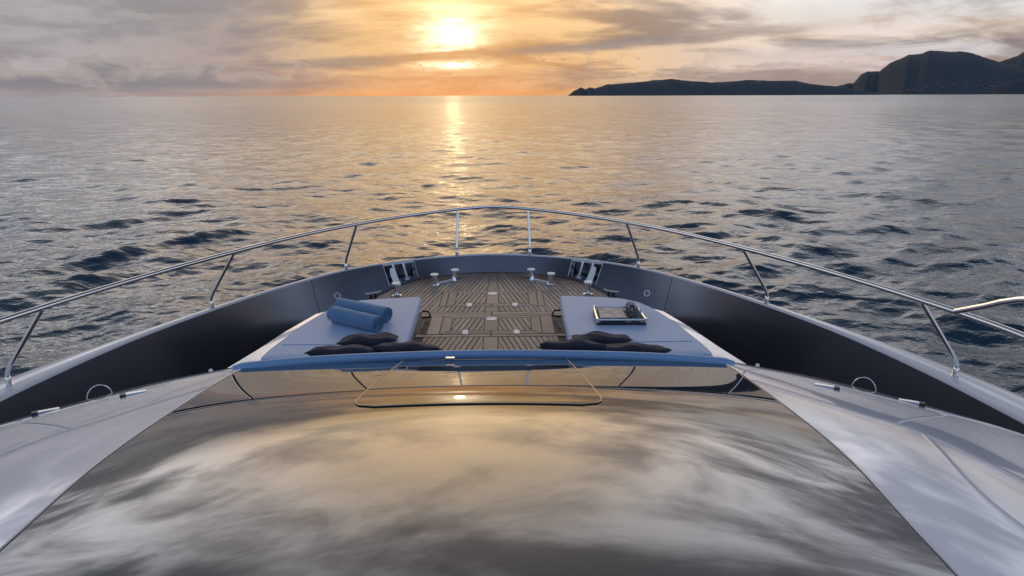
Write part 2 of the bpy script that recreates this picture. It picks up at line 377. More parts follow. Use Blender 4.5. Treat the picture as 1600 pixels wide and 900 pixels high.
# ================================================================== SEA
def build_sea():
    rows = [3.4]
    while rows[-1] < 560: rows.append(rows[-1]+max(.022, .022*(rows[-1]/6)**1.35))
    rows = np.array(rows)
    ang_f = np.radians(np.linspace(-46, 46, 780)); ang_b = np.radians(np.linspace(47, 313, 110))[1:-1]
    an = np.concatenate([ang_f, ang_b]); na = len(an)
    ra = np.concatenate([rows, np.geomspace(rows[-1], 60000, 60)[1:]]); nr = len(ra)
    Rr, An = np.meshgrid(ra, an, indexing='ij')
    X = Rr*np.sin(An); Y = Rr*np.cos(An)+0.3
    dang = np.concatenate([np.diff(an), [an[0]+2*np.pi-an[-1]]])
    spc = np.maximum(np.gradient(ra)[:, None]*np.ones((1, na)), Rr*dang[None, :])
    Zw = np.zeros_like(X); DX = np.zeros_like(X); DY = np.zeros_like(X)
    R_ = np.random.default_rng(21)
    lam = np.geomspace(0.26, 17.0, 96)
    for L in lam:
        k = 2*np.pi/L
        th = R_.normal(math.radians(8), math.radians(34)) + (R_.choice([-1, 1])*math.radians(24))
        ph = R_.uniform(0, 2*np.pi)
        steep = 0.043 if L < 1.1 else 0.034 if L < 3 else 0.034*(3/L)**1.0
        if 1.6 < L < 4.5: steep *= 1.35
        a = steep/k*R_.uniform(.6, 1.4)
        fade = np.clip((L/spc-2.2)/2.0, 0, 1)
        env = 0.55+0.45*np.sin(X*R_.uniform(-.05, .05)*6/L**.5+Y*R_.uniform(-.05, .05)*6/L**.5+R_.uniform(0, 6.28))
        q = k*(X*math.sin(th)+Y*math.cos(th))+ph
        Zw += a*fade*env*np.cos(q); sq = a*fade*env*np.sin(q)*0.9
        DX -= sq*math.sin(th); DY -= sq*math.cos(th)
    # bow waves spreading from both sides of the stem
    for sgn in (-1, 1):
        for dist_, amp in ((0.0, .09), (1.9, .07), (4.0, .05)):
            dd = sgn*X*0.86+Y*-0.50 + 2.2 - 5.6 - dist_*1.0
            along = np.clip((sgn*X*0.5+Y*0.86-6.0)/6, 0, 1)*np.exp(-np.clip(sgn*X*0.5+Y*0.86-12.0, 0, None)/14)
            Zw += amp*np.exp(-(dd/.75)**2)*along*(0.75+.25*np.sin(X*1.3+Y*.7))
    # steeper swell ridges off the port bow, fainter ones to starboard
    for sgn, c0, amp, t0, t1 in ((-1, 20.7, .24, 5.5, 16.0), (-1, 18.7, .20, 4.0, 13.0), (-1, 27.5, .16, 9.0, 19.0), (1, 24.0, .13, 9.0, 20.0), (1, 19.0, .12, 8.0, 15.0)):
        dd = sgn*X*.83+Y*.56-c0+.5*np.sin(X*.35)+.3*np.sin(Y*.5+1.0)
        ta = -sgn*X*.56+Y*.83
        mk = np.clip((ta-t0)/2.5, 0, 1)*np.clip((t1-ta)/3.5, 0, 1); mk = mk*mk*(3-2*mk)
        Zw += amp*np.exp(-(dd/.72)**2)*mk*(.75+.25*np.sin(ta*1.9+c0))
    X = X+DX; Y = Y+DY
    me = bpy.data.meshes.new('sea'); nv = nr*na
    me.vertices.add(nv); me.vertices.foreach_set('co', np.stack([X, Y, Zw], -1).astype(np.float32).ravel())
    i, j = np.meshgrid(np.arange(nr-1), np.arange(na), indexing='ij'); j2 = (j+1) % na
    q = np.stack([i*na+j, i*na+j2, (i+1)*na+j2, (i+1)*na+j], -1)[..., ::-1].reshape(-1, 4); nf = len(q)
    me.loops.add(nf*4); me.loops.foreach_set('vertex_index', q.ravel().astype(np.int32))
    me.polygons.add(nf); me.polygons.foreach_set('loop_start', np.arange(0, nf*4, 4, dtype=np.int32))
    me.polygons.foreach_set('loop_total', np.full(nf, 4, dtype=np.int32))
    me.polygons.foreach_set('use_smooth', np.ones(nf, dtype=bool)); me.update(calc_edges=True); me.validate()
    me.materials.append(MT['water']); o = bpy.data.objects.new('sea', me); COL.objects.link(o)
    if me.polygons[100].normal.z < 0: me.flip_normals()
    tag(o, kind='structure')
build_sea()
# ================================================================== LAND
def ridge(name, prof, dist, depth, seed, jag=1.0):
    """land whose skyline rises above the sea at given azimuths: prof = (azimuth deg, elevation deg)"""
    a = np.array([q[0] for q in prof]); e = np.array([q[1] for q in prof]); R_ = np.random.default_rng(seed)
    N = 420; D = 26
    aa = np.linspace(a[0], a[-1], N); hh = dist*np.tan(np.radians(np.interp(aa, a, e)))
    nz = np.zeros(N)
    for oc, am in ((14, 1.0), (31, .6), (67, .45), (140, .4)):
        nz += am*np.interp(np.linspace(0, oc, N), np.arange(oc+1), R_.normal(size=oc+1))
    hh = np.maximum(hh+nz*dist*0.00022*jag*np.clip(hh/30, 0, 1), 0)
    V = []; 
    rough = R_.normal(size=(D, N))
    for _ in range(3): rough = (rough+np.roll(rough, 1, 1)+np.roll(rough, -1, 1)+np.roll(rough, 1, 0)+np.roll(rough, -1, 0))/5*1.6
    for i in range(D):
        v = i/(D-1); rr_ = dist-depth*(1-v)*np.clip(hh/hh.max(), .18, 1) if i < D-1 else dist+0*hh
        zz = hh*np.sin(v*math.pi/2)**1.15
        gully = 1+0.03*np.sin(aa*2.3+seed+v*4)
        zz = zz*np.where(v < .98, gully*(.97+.05*v), 1)+rough[i]*dist*.00010*np.sin(v*math.pi)*np.clip(hh/20, 0, 1)
        zz = np.minimum(zz, hh) if v < .98 else hh
        if i == 0: zz = zz*0-3
        V.append(np.stack([rr_*np.sin(np.radians(aa)), rr_*np.cos(np.radians(aa)), zz], -1))
    V.append(np.stack([(dist+depth*.9)*np.sin(np.radians(aa)), (dist+depth*.9)*np.cos(np.radians(aa)), aa*0-5], -1))
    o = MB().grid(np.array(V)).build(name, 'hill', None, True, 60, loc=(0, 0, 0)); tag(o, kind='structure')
    if o.data.polygons[0].normal.z < 0: o.data.flip_normals()
    return np.array(V)
def pe(x, y):  # azimuth and elevation of a skyline point of the coast, from the photographed bearings
    vx, vy = (x-800)/1000, (y-450)/1000
    q = f+r2*vx-u2*vy; q.normalize(); return math.degrees(math.atan2(q.x, q.y)), math.degrees(math.asin(q.z))
def prof(pts): return [(pe(x, y)[0], max(pe(x, y)[1], 0)) for x, y in pts]
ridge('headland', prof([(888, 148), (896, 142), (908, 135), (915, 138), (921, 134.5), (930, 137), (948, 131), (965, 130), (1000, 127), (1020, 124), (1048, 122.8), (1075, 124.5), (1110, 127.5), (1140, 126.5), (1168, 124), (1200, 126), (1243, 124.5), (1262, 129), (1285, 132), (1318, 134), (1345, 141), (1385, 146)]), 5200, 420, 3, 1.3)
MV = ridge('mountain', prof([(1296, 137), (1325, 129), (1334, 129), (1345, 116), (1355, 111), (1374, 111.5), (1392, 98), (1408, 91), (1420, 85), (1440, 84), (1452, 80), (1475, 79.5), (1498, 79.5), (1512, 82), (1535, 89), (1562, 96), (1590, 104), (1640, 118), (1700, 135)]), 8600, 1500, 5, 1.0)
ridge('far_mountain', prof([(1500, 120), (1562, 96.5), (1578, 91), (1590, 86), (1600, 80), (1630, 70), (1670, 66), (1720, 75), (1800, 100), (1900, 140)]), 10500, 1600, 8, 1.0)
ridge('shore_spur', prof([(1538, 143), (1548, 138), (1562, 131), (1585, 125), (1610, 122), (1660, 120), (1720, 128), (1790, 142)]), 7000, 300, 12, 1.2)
# houses along the far shore: wall and roof each
hs_spots = [(1372, 138), (1384, 135.5), (1391, 139.5), (1400, 136), (1418, 139.8), (1424, 140.2), (1429, 141), (1447, 136), (1458, 134), (1465, 133.5), (1472, 136.5), (1475, 133.5), (1489, 130), (1509, 130), (1530, 127), (1533, 133), (1541, 138), (1546, 135), (1549, 134), (1552, 135.5), (1578, 117.5), (1595, 133.5), (1598, 136)]
hparts = None
def hill_point(x, y):
    a_, e_ = pe(x, y); D_, N_ = MV.shape[0]-2, MV.shape[1]
    az_ = np.degrees(np.arctan2(MV[0, :, 0], MV[0, :, 1])); j = int(np.argmin(abs(az_-a_)))
    col_ = MV[:D_, j]; ee = np.degrees(np.arctan2(col_[:, 2]-(DZ+1.955), np.hypot(col_[:, 0], col_[:, 1])))
    i = int(np.argmin(abs(ee-max(e_, ee[1]))))
    return col_[max(i, 1)]
hl = ['white house low on the far shore, house {} counted from the left along the mountain foot']
ordw = 'first second third fourth fifth sixth seventh eighth ninth tenth eleventh twelfth thirteenth fourteenth fifteenth sixteenth seventeenth eighteenth nineteenth twentieth twenty-first twenty-second twenty-third'.split()
src = None
for i, (x, y) in enumerate(hs_spots):
    c = hill_point(x, y); W_, D_, H_ = random.uniform(11, 20), 11, random.uniform(6, 9)
    e0 = empty('shore_house', (c[0], c[1]-6, c[2]-2)); e0.rotation_euler.z = -math.radians(33)+random.uniform(-.5, .5)
    tag(e0, 'tiny pale house on the far shore, %s from the left at the mountain foot' % ordw[i], 'house', 'houses along the far shore')
    MB().box((0, 0, H_/2), (W_, D_, H_)).build('wall', 'wall', e0, False, loc=(0, 0, 0))
    MB().add([(-W_/2-1, -D_/2-1, H_), (W_/2+1, -D_/2-1, H_), (W_/2+1, D_/2+1, H_), (-W_/2-1, D_/2+1, H_), (-W_/2+3, 0, H_+4), (W_/2-3, 0, H_+4)],
             [(0, 1, 5, 4), (1, 2, 5), (2, 3, 4, 5), (3, 0, 4), (3, 2, 1, 0)]).build('roof', 'roof', e0, False, loc=(0, 0, 0))
# ================================================================== YACHT
YACHT = empty('motor_yacht', (0, 0, DZ))
tag(YACHT, 'motor yacht bow with teak foredeck, steel rail and dark reflective windscreen', 'yacht')
def mirror_curve(pts):   # starboard points from the bow aft -> full curve port aft .. bow .. starboard aft
    return [(-q[0], *q[1:]) for q in reversed(pts[1:])]+list(pts)
ZC = .19
inner = [(0, 7.23, ZC), (.42, 7.17, ZC), (1.0, 6.945, ZC), (1.55, 6.575, ZC), (2.03, 5.95, ZC), (2.40, 5.30, ZC), (2.72, 4.55, ZC), (2.91, 3.85, ZC), (3.0, 3.35, ZC), (3.08, 2.7, ZC), (3.14, 1.8, ZC), (3.16, 0, ZC), (3.16, -5, ZC)]
outer = [(0, 7.27, ZC), (.42, 7.215, ZC), (1.02, 6.985, ZC), (1.58, 6.62, ZC), (2.08, 5.98, ZC), (2.47, 5.32, ZC), (2.87, 4.55, ZC), (3.13, 3.95, ZC), (3.27, 3.5, ZC), (3.40, 2.8, ZC), (3.48, 1.8, ZC), (3.5, 0, ZC), (3.5, -5, ZC)]
base_ = [(0, 7.14, 0), (.45, 7.06, 0), (.91, 6.75, 0), (1.42, 6.40, -.14), (1.91, 5.82, -.40), (2.30, 5.20, -.55), (2.63, 4.47, -.6), (2.83, 3.78, -.6), (2.92, 3.29, -.6), (3.0, 2.65, -.6), (3.04, 1.75, -.6), (2.96, 0, -.6), (2.96, -5, -.6)]
def resamp(pts, per=16):
    """same number of samples per control span so that matching curves pair up"""
    P_ = np.array(mirror_curve(pts), float); Q = np.vstack([2*P_[0]-P_[1], P_, 2*P_[-1]-P_[-2]]); out = []
    for i in range(1, len(Q)-2):
        p0, p1, p2, p3 = Q[i-1:i+3]
        d1 = np.linalg.norm(p1-p0)**.5; d2 = np.linalg.norm(p2-p1)**.5; d3 = np.linalg.norm(p3-p2)**.5
        m1 = ((p1-p0)/d1-(p2-p0)/(d1+d2)+(p2-p1)/d2)*d2; m2 = ((p2-p1)/d2-(p3-p1)/(d2+d3)+(p3-p2)/d3)*d2
        for t_ in np.linspace(0, 1, per, endpoint=False):
            t2, t3 = t_*t_, t_**3
            out.append((2*t3-3*t2+1)*p1+(t3-2*t2+t_)*m1+(-2*t3+3*t2)*p2+(t3-t2)*m2)
    out.append(P_[-1]); return np.array(out)
IN, OUT, BA = resamp(inner), resamp(outer), resamp(base_)
NC = len(IN); MID = NC//2
def bul(i, v):
    """point on the inner bulwark face: column i, height fraction v"""
    return BA[i]*(1-v)+(IN[i]-np.array((0, 0, .012)))*v
VS = [0, .12, .3, .5, .7, .85, 1.0]
def colx(xv, yminn=4.5):
    ii = [i for i in range(MID, NC) if IN[i][1] > yminn]; return min(ii, key=lambda i: abs(bul(i, .5)[0]-xv))
H0, H1 = colx(.86), colx(1.17)        # fairlead opening columns (starboard)
SEAM = colx(1.76)
def bulf(x, v):
    i = int(min(max(math.floor(x), 0), NC-2)); t_ = x-i; return bul(i, v)*(1-t_)+bul(i+1, v)*t_
def bul_panel(i0, i1, holes=(), m='bulwark', e0=0, e1=0):
    mb = MB()
    for i in range(i0, i1):
        for k in range(len(VS)-1):
            if any(a <= i < c for a, c in holes) and 1 <= k <= 5: continue
            ia = i+(e0 if i == i0 else 0); ib = i+1-(e1 if i+1 == i1 else 0)
            q = [bulf(ia, VS[k]), bulf(ib, VS[k]), bulf(ib, VS[k+1]), bulf(ia, VS[k+1])]
            mb.add(q, [(0, 1, 2, 3)])
    o = mb.build('bulwark_panel', m, YACHT, True, fix=False)
    bm = bmesh.new(); bm.from_mesh(o.data); bmesh.ops.remove_doubles(bm, verts=bm.verts, dist=1e-5)
    bmesh.ops.recalc_face_normals(bm, faces=bm.faces)
    # thickness outward
    g_ = bm.faces[:]; bmesh.ops.solidify(bm, geom=g_, thickness=.006)
    bmesh.ops.recalc_face_normals(bm, faces=bm.faces); bm.to_mesh(o.data); bm.free()
    for pl in o.data.polygons: pl.use_smooth = True
    sharp(o, 40); return o
PS = NC-1-SEAM
tag(bul_panel(0, PS, e1=.06), 'dark bronze grey bulwark along the port side'); tag(bul_panel(SEAM, NC-1, e0=.06), 'dark bronze grey bulwark along the starboard side')
tag(bul_panel(PS, SEAM, [(H0, H1), (NC-1-H1, NC-1-H0)], 'bulwark', .06, .06), 'blue grey curved bulwark panel at the bow')
# backing strip behind the two panel joints
for i in (PS, SEAM):
    q = [bulf(i-.4, 0), bulf(i+.4, 0), bulf(i+.4, 1), bulf(i-.4, 1)]
    nrm = Vector(q[1]-q[0]).cross(Vector(q[3]-q[0])).normalized()
    sg = 1 if nrm.dot(Vector((-q[0][0], 0, 0))) > 0 else -1
    MB().add([Vector(a)-nrm*sg*.006 for a in q], [(0, 1, 2, 3)]).build('joint_strip', 'black', YACHT, False)
# cap rail with rounded edges
G = []
for i in range(NC):
    a, c = IN[i], OUT[i]; dv = (c-a); L = np.linalg.norm(dv[:2]); n_ = dv/max(L, 1e-6); e = .008
    G.append([a+n_*.0+np.array((0, 0, -.03)), a+np.array((0, 0, -.010)), a+n_*.004+np.array((0, 0, -.003)), a+n_*.012, a+dv*.5+np.array((0, 0, .004)), c-n_*.012, c-n_*.003+np.array((0, 0, -.004)), c+np.array((0, 0, -.012)), c+np.array((0, 0, -.05))])
MB().grid(np.array(G)).build('cap_rail', 'cap', YACHT, True, 60)
# hull topsides down to below the waterline
G = []
for i in range(NC):
    a = OUT[i]; row = [a+np.array((0, 0, -.045))]
    for fz, fx, fy in ((-.6, .985, .06), (-1.4, .94, .14), (-2.2, .88, .26), (-3.2, .78, .5)):
        row.append(np.array((a[0]*fx, a[1]-(fy if a[1] > 0 else 0)*max(0, a[1])/7.2*1.6, fz)))
    G.append(row)
tag(MB().grid(np.array(G)).build('hull', 'bulwark', YACHT, True), 'metallic grey hull topsides')
# side decks: teak-coloured walkway sheet between bulwark foot and cabin
G = []
for i in range(NC):
    a = BA[i]; G.append([np.array((a[0]*s_, a[1] if s_ == 1 else min(a[1], 6.9), a[2]-.002)) for s_ in (1.0, .8, .5)])
MB().grid(np.array(G)).build('side_deck', 'sidedeck', YACHT, False)
# fairleads in the openings
for s_ in (-1, 1):
    i0, i1 = (H0, H1) if s_ > 0 else (NC-1-H1, NC-1-H0)
    pts = [bul(i0, VS[1]), bul(i1, VS[1]), bul(i1, 1), bul(i0, 1)]
    ctr = sum(pts)/4; tang = Vector(pts[1]-pts[0]).normalized(); up = Vector((0, 0, 1)); out_ = tang.cross(up).normalized()
    if out_.dot(Vector((ctr[0], .5, 0))) < 0: out_ = -out_
    fl_ = MB().tube([Vector(p_)-out_*.002 for p_ in [bul(i, VS[1]) for i in range(i0, i1+1)]], .0045, 8)
    for i in (i0, i1): fl_.tube([Vector(bul(i, VS[1]))-out_*.004, Vector(bul(i, 1))-out_*.004], .0045, 8)
    fo = fl_.build('fairlead', 'steel', YACHT); tag(fo, 'polished steel mooring fairlead in the %s bulwark' % ('starboard' if s_ > 0 else 'port'))
    # lining walls and sill
    lin = MB()
    for i in (i0, i1):
        a, c = Vector(bul(i, VS[1])), Vector(bul(i, 1)); lin.add([a, c, c+out_*.09, a+out_*.13], [(0, 1, 2, 3)])
    sill = [Vector(bul(i, VS[1])) for i in range(i0, i1+1)]
    for a, c in zip(sill, sill[1:]): lin.add([a, c, c+out_*.13, a+out_*.13], [(0, 1, 2, 3)])
    lin.build('lining', 'steel', fo, False)
    for fr in (.30, .62):
        k = int(round(i0+(i1-i0)*fr)); a = Vector(bul(k, VS[1]))+out_*.05; c = Vector(bul(k, 1))+out_*.03
        MB().tube([a, a+(c-a)*.1, a+(c-a)*.5, a+(c-a)*.9, c], [.022, .017, .013, .017, .022], 14).build('roller', 'steel', fo)
    fr = .82 if s_ > 0 else .18
    k = int(round(i0+(i1-i0)*fr)); a = Vector(bul(k, .02))-out_*.012; wd = tang*.034; hh = Vector(bul(k, .82))-out_*.0
    mbp = MB(); prof_ = [(-1, 0), (1, 0), (1, .62), (.72, .92), (.2, 1), (-.6, .96), (-1, .7)]
    mbp.add([a+wd*qx+(hh-a)*qy for qx, qy in prof_]+[a+wd*qx+(hh-a)*qy-out_*.012 for qx, qy in prof_], [tuple(range(7)), tuple(range(13, 6, -1))]+[(j, (j+1) % 7, 7+(j+1) % 7, 7+j) for j in range(7)])
    mbp.build('chafe_plate', 'fitting', fo, False)
# ------------------------------------------------------------------ teak foredeck
DE = spline([(0, 7.135), (.45, 7.055), (.72, 6.905), (.91, 6.735), (1.06, 6.50), (1.17, 6.22), (1.24, 5.8), (1.27, 5.0)], 40)
DECK = [(-q[0], q[1]) for q in DE[:0:-1]]+[tuple(q) for q in DE]
deck = MB().prism(DECK, -.634, -.007).build('foredeck', 'caulk', YACHT, False)
MB().prism([(-.6, 3.45), (.6, 3.45), (.6, 5.02), (-.6, 5.02)], -.0335, -.0075).build('walkway_base', 'caulk', deck, False)
tag(deck, 'teak planked foredeck with black caulking')
TA = math.tan(math.radians(12.2)); PW = .0475; GAP = .0085
def plank(poly, parent, z=0.0, gap=GAP/2):
    poly = [q for i, q in enumerate(poly) if math.hypot(q[0]-poly[i-1][0], q[1]-poly[i-1][1]) > 1e-4]
    if len(poly) < 3: return
    if abs(area(poly)) < .0011: return
    P_ = inset(poly, gap)
    if area(P_)*area(poly) <= 0: return
    cx = sum(q[0] for q in P_)/len(P_); cy = sum(q[1] for q in P_)/len(P_)
    o = MB().prism([(q[0]-cx, q[1]-cy) for q in P_], -.0065, 0, .0012).build('plank', 'teak', parent, False, loc=(cx, cy, z+random.uniform(-.0004, .0004)))
    return o
def king(yv): return float(np.interp(yv, [3.4, 5.0, 5.15, 5.6, 6.35, 7.2], [.062, .062, .062, .064, .060, .036]))
def field(region, parent, z=0.0, split=None):
    """slanted planks on both sides of the king plank inside a convex starboard-side region, mirrored to port"""
    xs = [q[0]+q[1]*TA for q in region]; k0 = int(math.floor(min(xs)/PW)); k1 = int(math.ceil(max(xs)/PW))
    for k in range(k0, k1+1):
        P_ = clip(clip(region, 1, TA, (k+1)*PW), -1, -TA, -k*PW)
        if len(P_) > 2:
            plank(P_, parent, z); plank([(-q[0], q[1]) for q in reversed(P_)], parent, z)
edge = [(x-.010 if x > .1 else x, y-.010) for x, y in DE[::-1]]
def clipY(P_, y0=None, y1=None):
    if y0 is not None: P_ = clip(P_, 0, -1, -y0)
    if y1 is not None: P_ = clip(P_, 0, 1, y1)
    return P_
full = [(0, 5.0)]+edge
full = [q for q in full if True]
if area(full) < 0: full = full[::-1]
def notking(P_):   # king plank edge as two half planes is close enough to one line per field
    ys = [q[1] for q in P_]; y0, y1 = min(ys), max(ys); x0, x1 = king(y0), king(y1)
    a, b_ = -(y1-y0), (x1-x0); c = a*x0+b_*y0
    return clip(P_, a, b_, c)
F1, A1, W1 = 6.37, 5.885, .514          # forward hatch
MB0, MB1 = 5.605, 5.72                  # cross boards
F2, A2, W2 = 5.60, 5.135, .555          # aft hatch
# field forward of the hatch, wings beside it, row behind it
field(notking(clipY(full, F1)), deck)
wing = clip(clipY(full, MB1, F1), -1, 0, -W1); field(wing, deck)
row = clip(clipY(full, MB1, A1), 1, 0, W1); field(notking(row), deck)
for y0, y1 in ((F1, 6.75), (6.75, 7.13)):
    plank([(-king(y0), y0), (king(y0), y0), (king(y1), y1), (-king(y1), y1)], deck)
plank([(-king(MB1), MB1), (king(MB1), MB1), (king(A1), A1), (-king(A1), A1)], deck)
for y0, y1 in ((MB0, (MB0+MB1)/2), ((MB0+MB1)/2, MB1)):
    for s_ in (-1, 1):
        plank([(0, y0), (s_*.66, y0), (s_*.66, y1), (0, y1)][::s_], deck)
def hatch(F_, A_, W_, b1, b2, bf, ba):
    e0 = MB().prism([(-W_, A_), (W_, A_), (W_, F_), (-W_, F_)], -.0068, -.0055).build('deck_hatch', 'caulk', YACHT, False)
    e0.location.z += .0005
    zz = .0015
    xo, xm, xi = W_, W_-b1, W_-b1-b2
    for s_ in (-1, 1):
        plank([(s_*xm, A_), (s_*xo, A_), (s_*xo, F_), (s_*xm, F_)][::s_], e0, zz)
        plank([(s_*xi, A_+ba), (s_*xm, A_), (s_*xm, F_), (s_*xi, F_-bf)][::s_], e0, zz)
        for y0, y1, xa, xb in ((F_-bf, F_, xi, xm), (A_, A_+ba*.5, xm, xm-b2*.5), (A_+ba*.5, A_+ba, xm-b2*.5, xi)):
            plank([(0, y0), (s_*xa, y0), (s_*xb, y1), (0, y1)][::s_], e0, zz)
    reg = [(0, A_+ba), (xi, A_+ba), (xi, F_-bf), (0, F_-bf)]
    field(notking(reg), e0, zz)
    y0, y1 = A_+ba, F_-bf
    plank([(-king(y0), y0), (king(y0), y0), (king(y1), y1), (-king(y1), y1)], e0, zz)
    MB().lathe([(.046, zz-.004), (.050, zz+.001), (.048, zz+.004), (.034, zz+.0035), (.030, zz+.0025)], (0, F_-bf-.02, 0), 28).build('lift_ring', 'fitting', e0)
    for s_ in (-1, 1):
        MB().prism(roundpoly([(s_*.222-.026, A_-.012), (s_*.222+.026, A_-.012), (s_*.222+.026, A_+.085), (s_*.222-.026, A_+.085)], .02), 0, zz+.006, .002).build('latch', 'fitting', e0)
    return e0
tag(hatch(F1, A1, W1, .066, .085, .055, .075), 'flush teak deck hatch nearer the bow')
tag(hatch(F2, A2, W2, .112, .09, .06, .08), 'flush teak deck hatch between the sunpads')
# walkway aft of the hatch
for y0, y1 in ((5.075, 5.13),):
    for s_ in (-1, 1): plank([(0, y0), (s_*.64, y0), (s_*.64, y1), (0, y1)][::s_], deck)
field(notking([(0, 3.5), (.57, 3.5), (.57, 5.07), (0, 5.07)]), deck)
plank([(-.062, 3.5), (.062, 3.5), (.062, 5.07), (-.062, 5.07)], deck)
# boards closing the wings beside the cross boards (forward of the sunpads)
# ------------------------------------------------------------------ sunpad bases, coamings, backrest
pad_st = [(.60, 5.34), (.91, 5.30), (1.13, 5.25), (1.265, 5.13), (1.335, 4.99), (1.44, 4.62), (1.515, 4.15), (1.53, 3.96), (.57, 3.96)]
coam_st = [(1.30, 5.10), (1.36, 5.05), (1.435, 4.97), (1.55, 4.58), (1.63, 4.22), (1.72, 3.88), (1.80, 3.56), (1.44, 3.45), (1.50, 3.80), (1.50, 4.15), (1.42, 4.62), (1.32, 4.97)]
side_word = {-1: 'port', 1: 'starboard'}
def sx(P_, s_): return [(s_*q[0], q[1]) for q in P_][::s_]
for s_ in (-1, 1):
    B_ = MB().prism(sx([(.665, 5.30), (.91, 5.26), (1.11, 5.21), (1.24, 5.10), (1.31, 4.97), (1.41, 4.62), (1.47, 4.15), (1.47, 3.5), (.63, 3.5)], s_), -.03, .185).build('sunpad_base', 'white', YACHT, False)
    tag(B_, 'white moulded base under the %s sunpad' % side_word[s_])
    # coaming: sloping outer moulding
    top = sx(coam_st, s_); bot = [(q[0]+(s_*.05 if abs(q[0]) > 1.52 else s_*.03), q[1]) for q in top]
    n = len(top); V = [(x, y, -.5) for x, y in bot]+[(x, y, .235) for x, y in top]+[(x, y, .25) for x, y in inset(top, .012)]
    Fc = [tuple(range(n-1, -1, -1)), tuple(2*n+k for k in range(n))]
    for i in range(2):
        for k in range(n): Fc.append((i*n+k, i*n+(k+1) % n, (i+1)*n+(k+1) % n, (i+1)*n+k))
    tag(MB().add(V, Fc).build('coaming', 'white', YACHT, True, 30), 'white moulding outboard of the %s sunpad' % side_word[s_])
    # latch in the foot recess
    MB().tube([(s_*.60, 5.23, .0), (s_*.60, 5.23, .055), (s_*.585, 5.27, .075), (s_*.60, 5.31, .055), (s_*.60, 5.31, .0)], .008, 8).build('recess_ring', 'steel', YACHT)
    MB().tube([(s_*.63, 5.52, .08), (s_*.575, 5.52, .075), (s_*.555, 5.52, .045), (s_*.575, 5.52, .02), (s_*.63, 5.52, .015)], .009, 8).build('grab_handle', 'black', YACHT)
# cabin front wall below the bolster
bc = spline([(-1.475, 3.35, 0), (-1.40, 3.39, 0), (-.9, 3.475, 0), (0, 3.52, 0), (.9, 3.475, 0), (1.40, 3.39, 0), (1.475, 3.35, 0)], 61)
G = [[(q[0], q[1]+.01, -.03), (q[0], q[1]+.01, .42), (q[0], q[1]-.15, .42)] for q in bc]
MB().grid(np.array(G)).build('cabin_front', 'white', YACHT, True)
# ------------------------------------------------------------------ windscreen
zc_f = cubic([-1.2, 0, .8, 1.24, 1.8, 2.4, 2.9, 3.45, 3.6], [.86, .885, .885, .868, .820, .738, .628, .480, .44])
we = cubic([-1.2, 0, .8, 1.285, 1.44, 1.915, 2.54, 3.33, 3.6], [.85, .96, 1.12, 1.215, 1.235, 1.313, 1.354, 1.372, 1.36])
ze = cubic([-1.2, 0, .8, 1.285, 1.915, 2.54, 3.33, 3.6], [.82, .855, .855, .82, .730, .63, .483, .43])
def zg(x, y):
    w_ = we(y); return zc_f(y)-(zc_f(y)-ze(y))*min(1.2, abs(x)/w_)**1.9
def front_y(x): return 3.47-.10*(abs(x)/1.35)**2
NU, NV_ = 81, 110
G = []
for j in range(NV_):
    v = j/(NV_-1); row_ = []
    for i in range(NU):
        uu = -1+2*i/(NU-1); yy = 0.55+(front_y(uu*1.35)-0.55)*v; xx = uu*we(yy); row_.append((xx, yy, zg(xx, yy)))
    G.append(row_)
WG = np.array(G)
ws = MB().grid(WG).build('windscreen', 'glass', YACHT, True, 60); tag(ws, 'large dark curved windscreen mirroring the clouds')
for i, s_ in ((0, -1), (NU-1, 1)):
    MB().tube([Vector(q)+Vector((s_*.004, 0, .002)) for q in WG[::3, i]], .003, 8).build('edge_trim', 'cap', ws)
# roof aft of the windscreen (flybridge front)
G = [[(x*we(yy), yy, zg(x*we(yy), yy)-.004) for x in np.linspace(-1, 1, 21)] for yy in np.linspace(-1.2, .545, 20)]
MB().grid(np.array(G)).build('flybridge_front', 'white', YACHT, True)
# opening hatch in the windscreen
hp = roundpoly([(-.475, 3.44), (-.528, 2.385), (.528, 2.385), (.475, 3.44)], [.02, .10, .10, .02], 8)
def hx(y): return .475+(3.44-y)*.0502
ys_ = np.linspace(2.385, 3.44, 40); G = []
for yy in ys_:
    hw = hx(yy)
    if yy < 2.385+.10: hw -= .10-math.sqrt(max(0, .10**2-(.10-(yy-2.385))**2))
    G.append([(uu*hw, yy, zg(uu*hw, yy)*0.9+zg(0, yy)*0.1+.003) for uu in np.linspace(-1, 1, 31)])
HG = np.array(G); HG[:, :, 2] = np.maximum(HG[:, :, 2], np.array([[zg(q[0], q[1])+.004 for q in rw] for rw in HG]))
sk = MB().grid(HG).build('windscreen_hatch', 'glass', YACHT, True, 60); tag(sk, 'rectangular glass hatch let into the windscreen, catching the sun')
rimp = [tuple(q) for q in HG[::-1, 0]]+[tuple(q) for q in HG[0, 1:-1]]+[tuple(q) for q in HG[:, -1]]
MB().tube(rimp, .0028, 8).build('hatch_frame', 'bronze', sk)
rim2 = [(q[0]*1.032, q[1]-(.02 if q[1] < 2.5 else 0), zg(q[0]*1.032, q[1]-(.02 if q[1] < 2.5 else 0))+.001) for q in rimp]
MB().box((-.2, 3.405, zg(.2, 3.405)+.02), (.05, .02, .012)).build('hatch_catch', 'steel', sk, False)
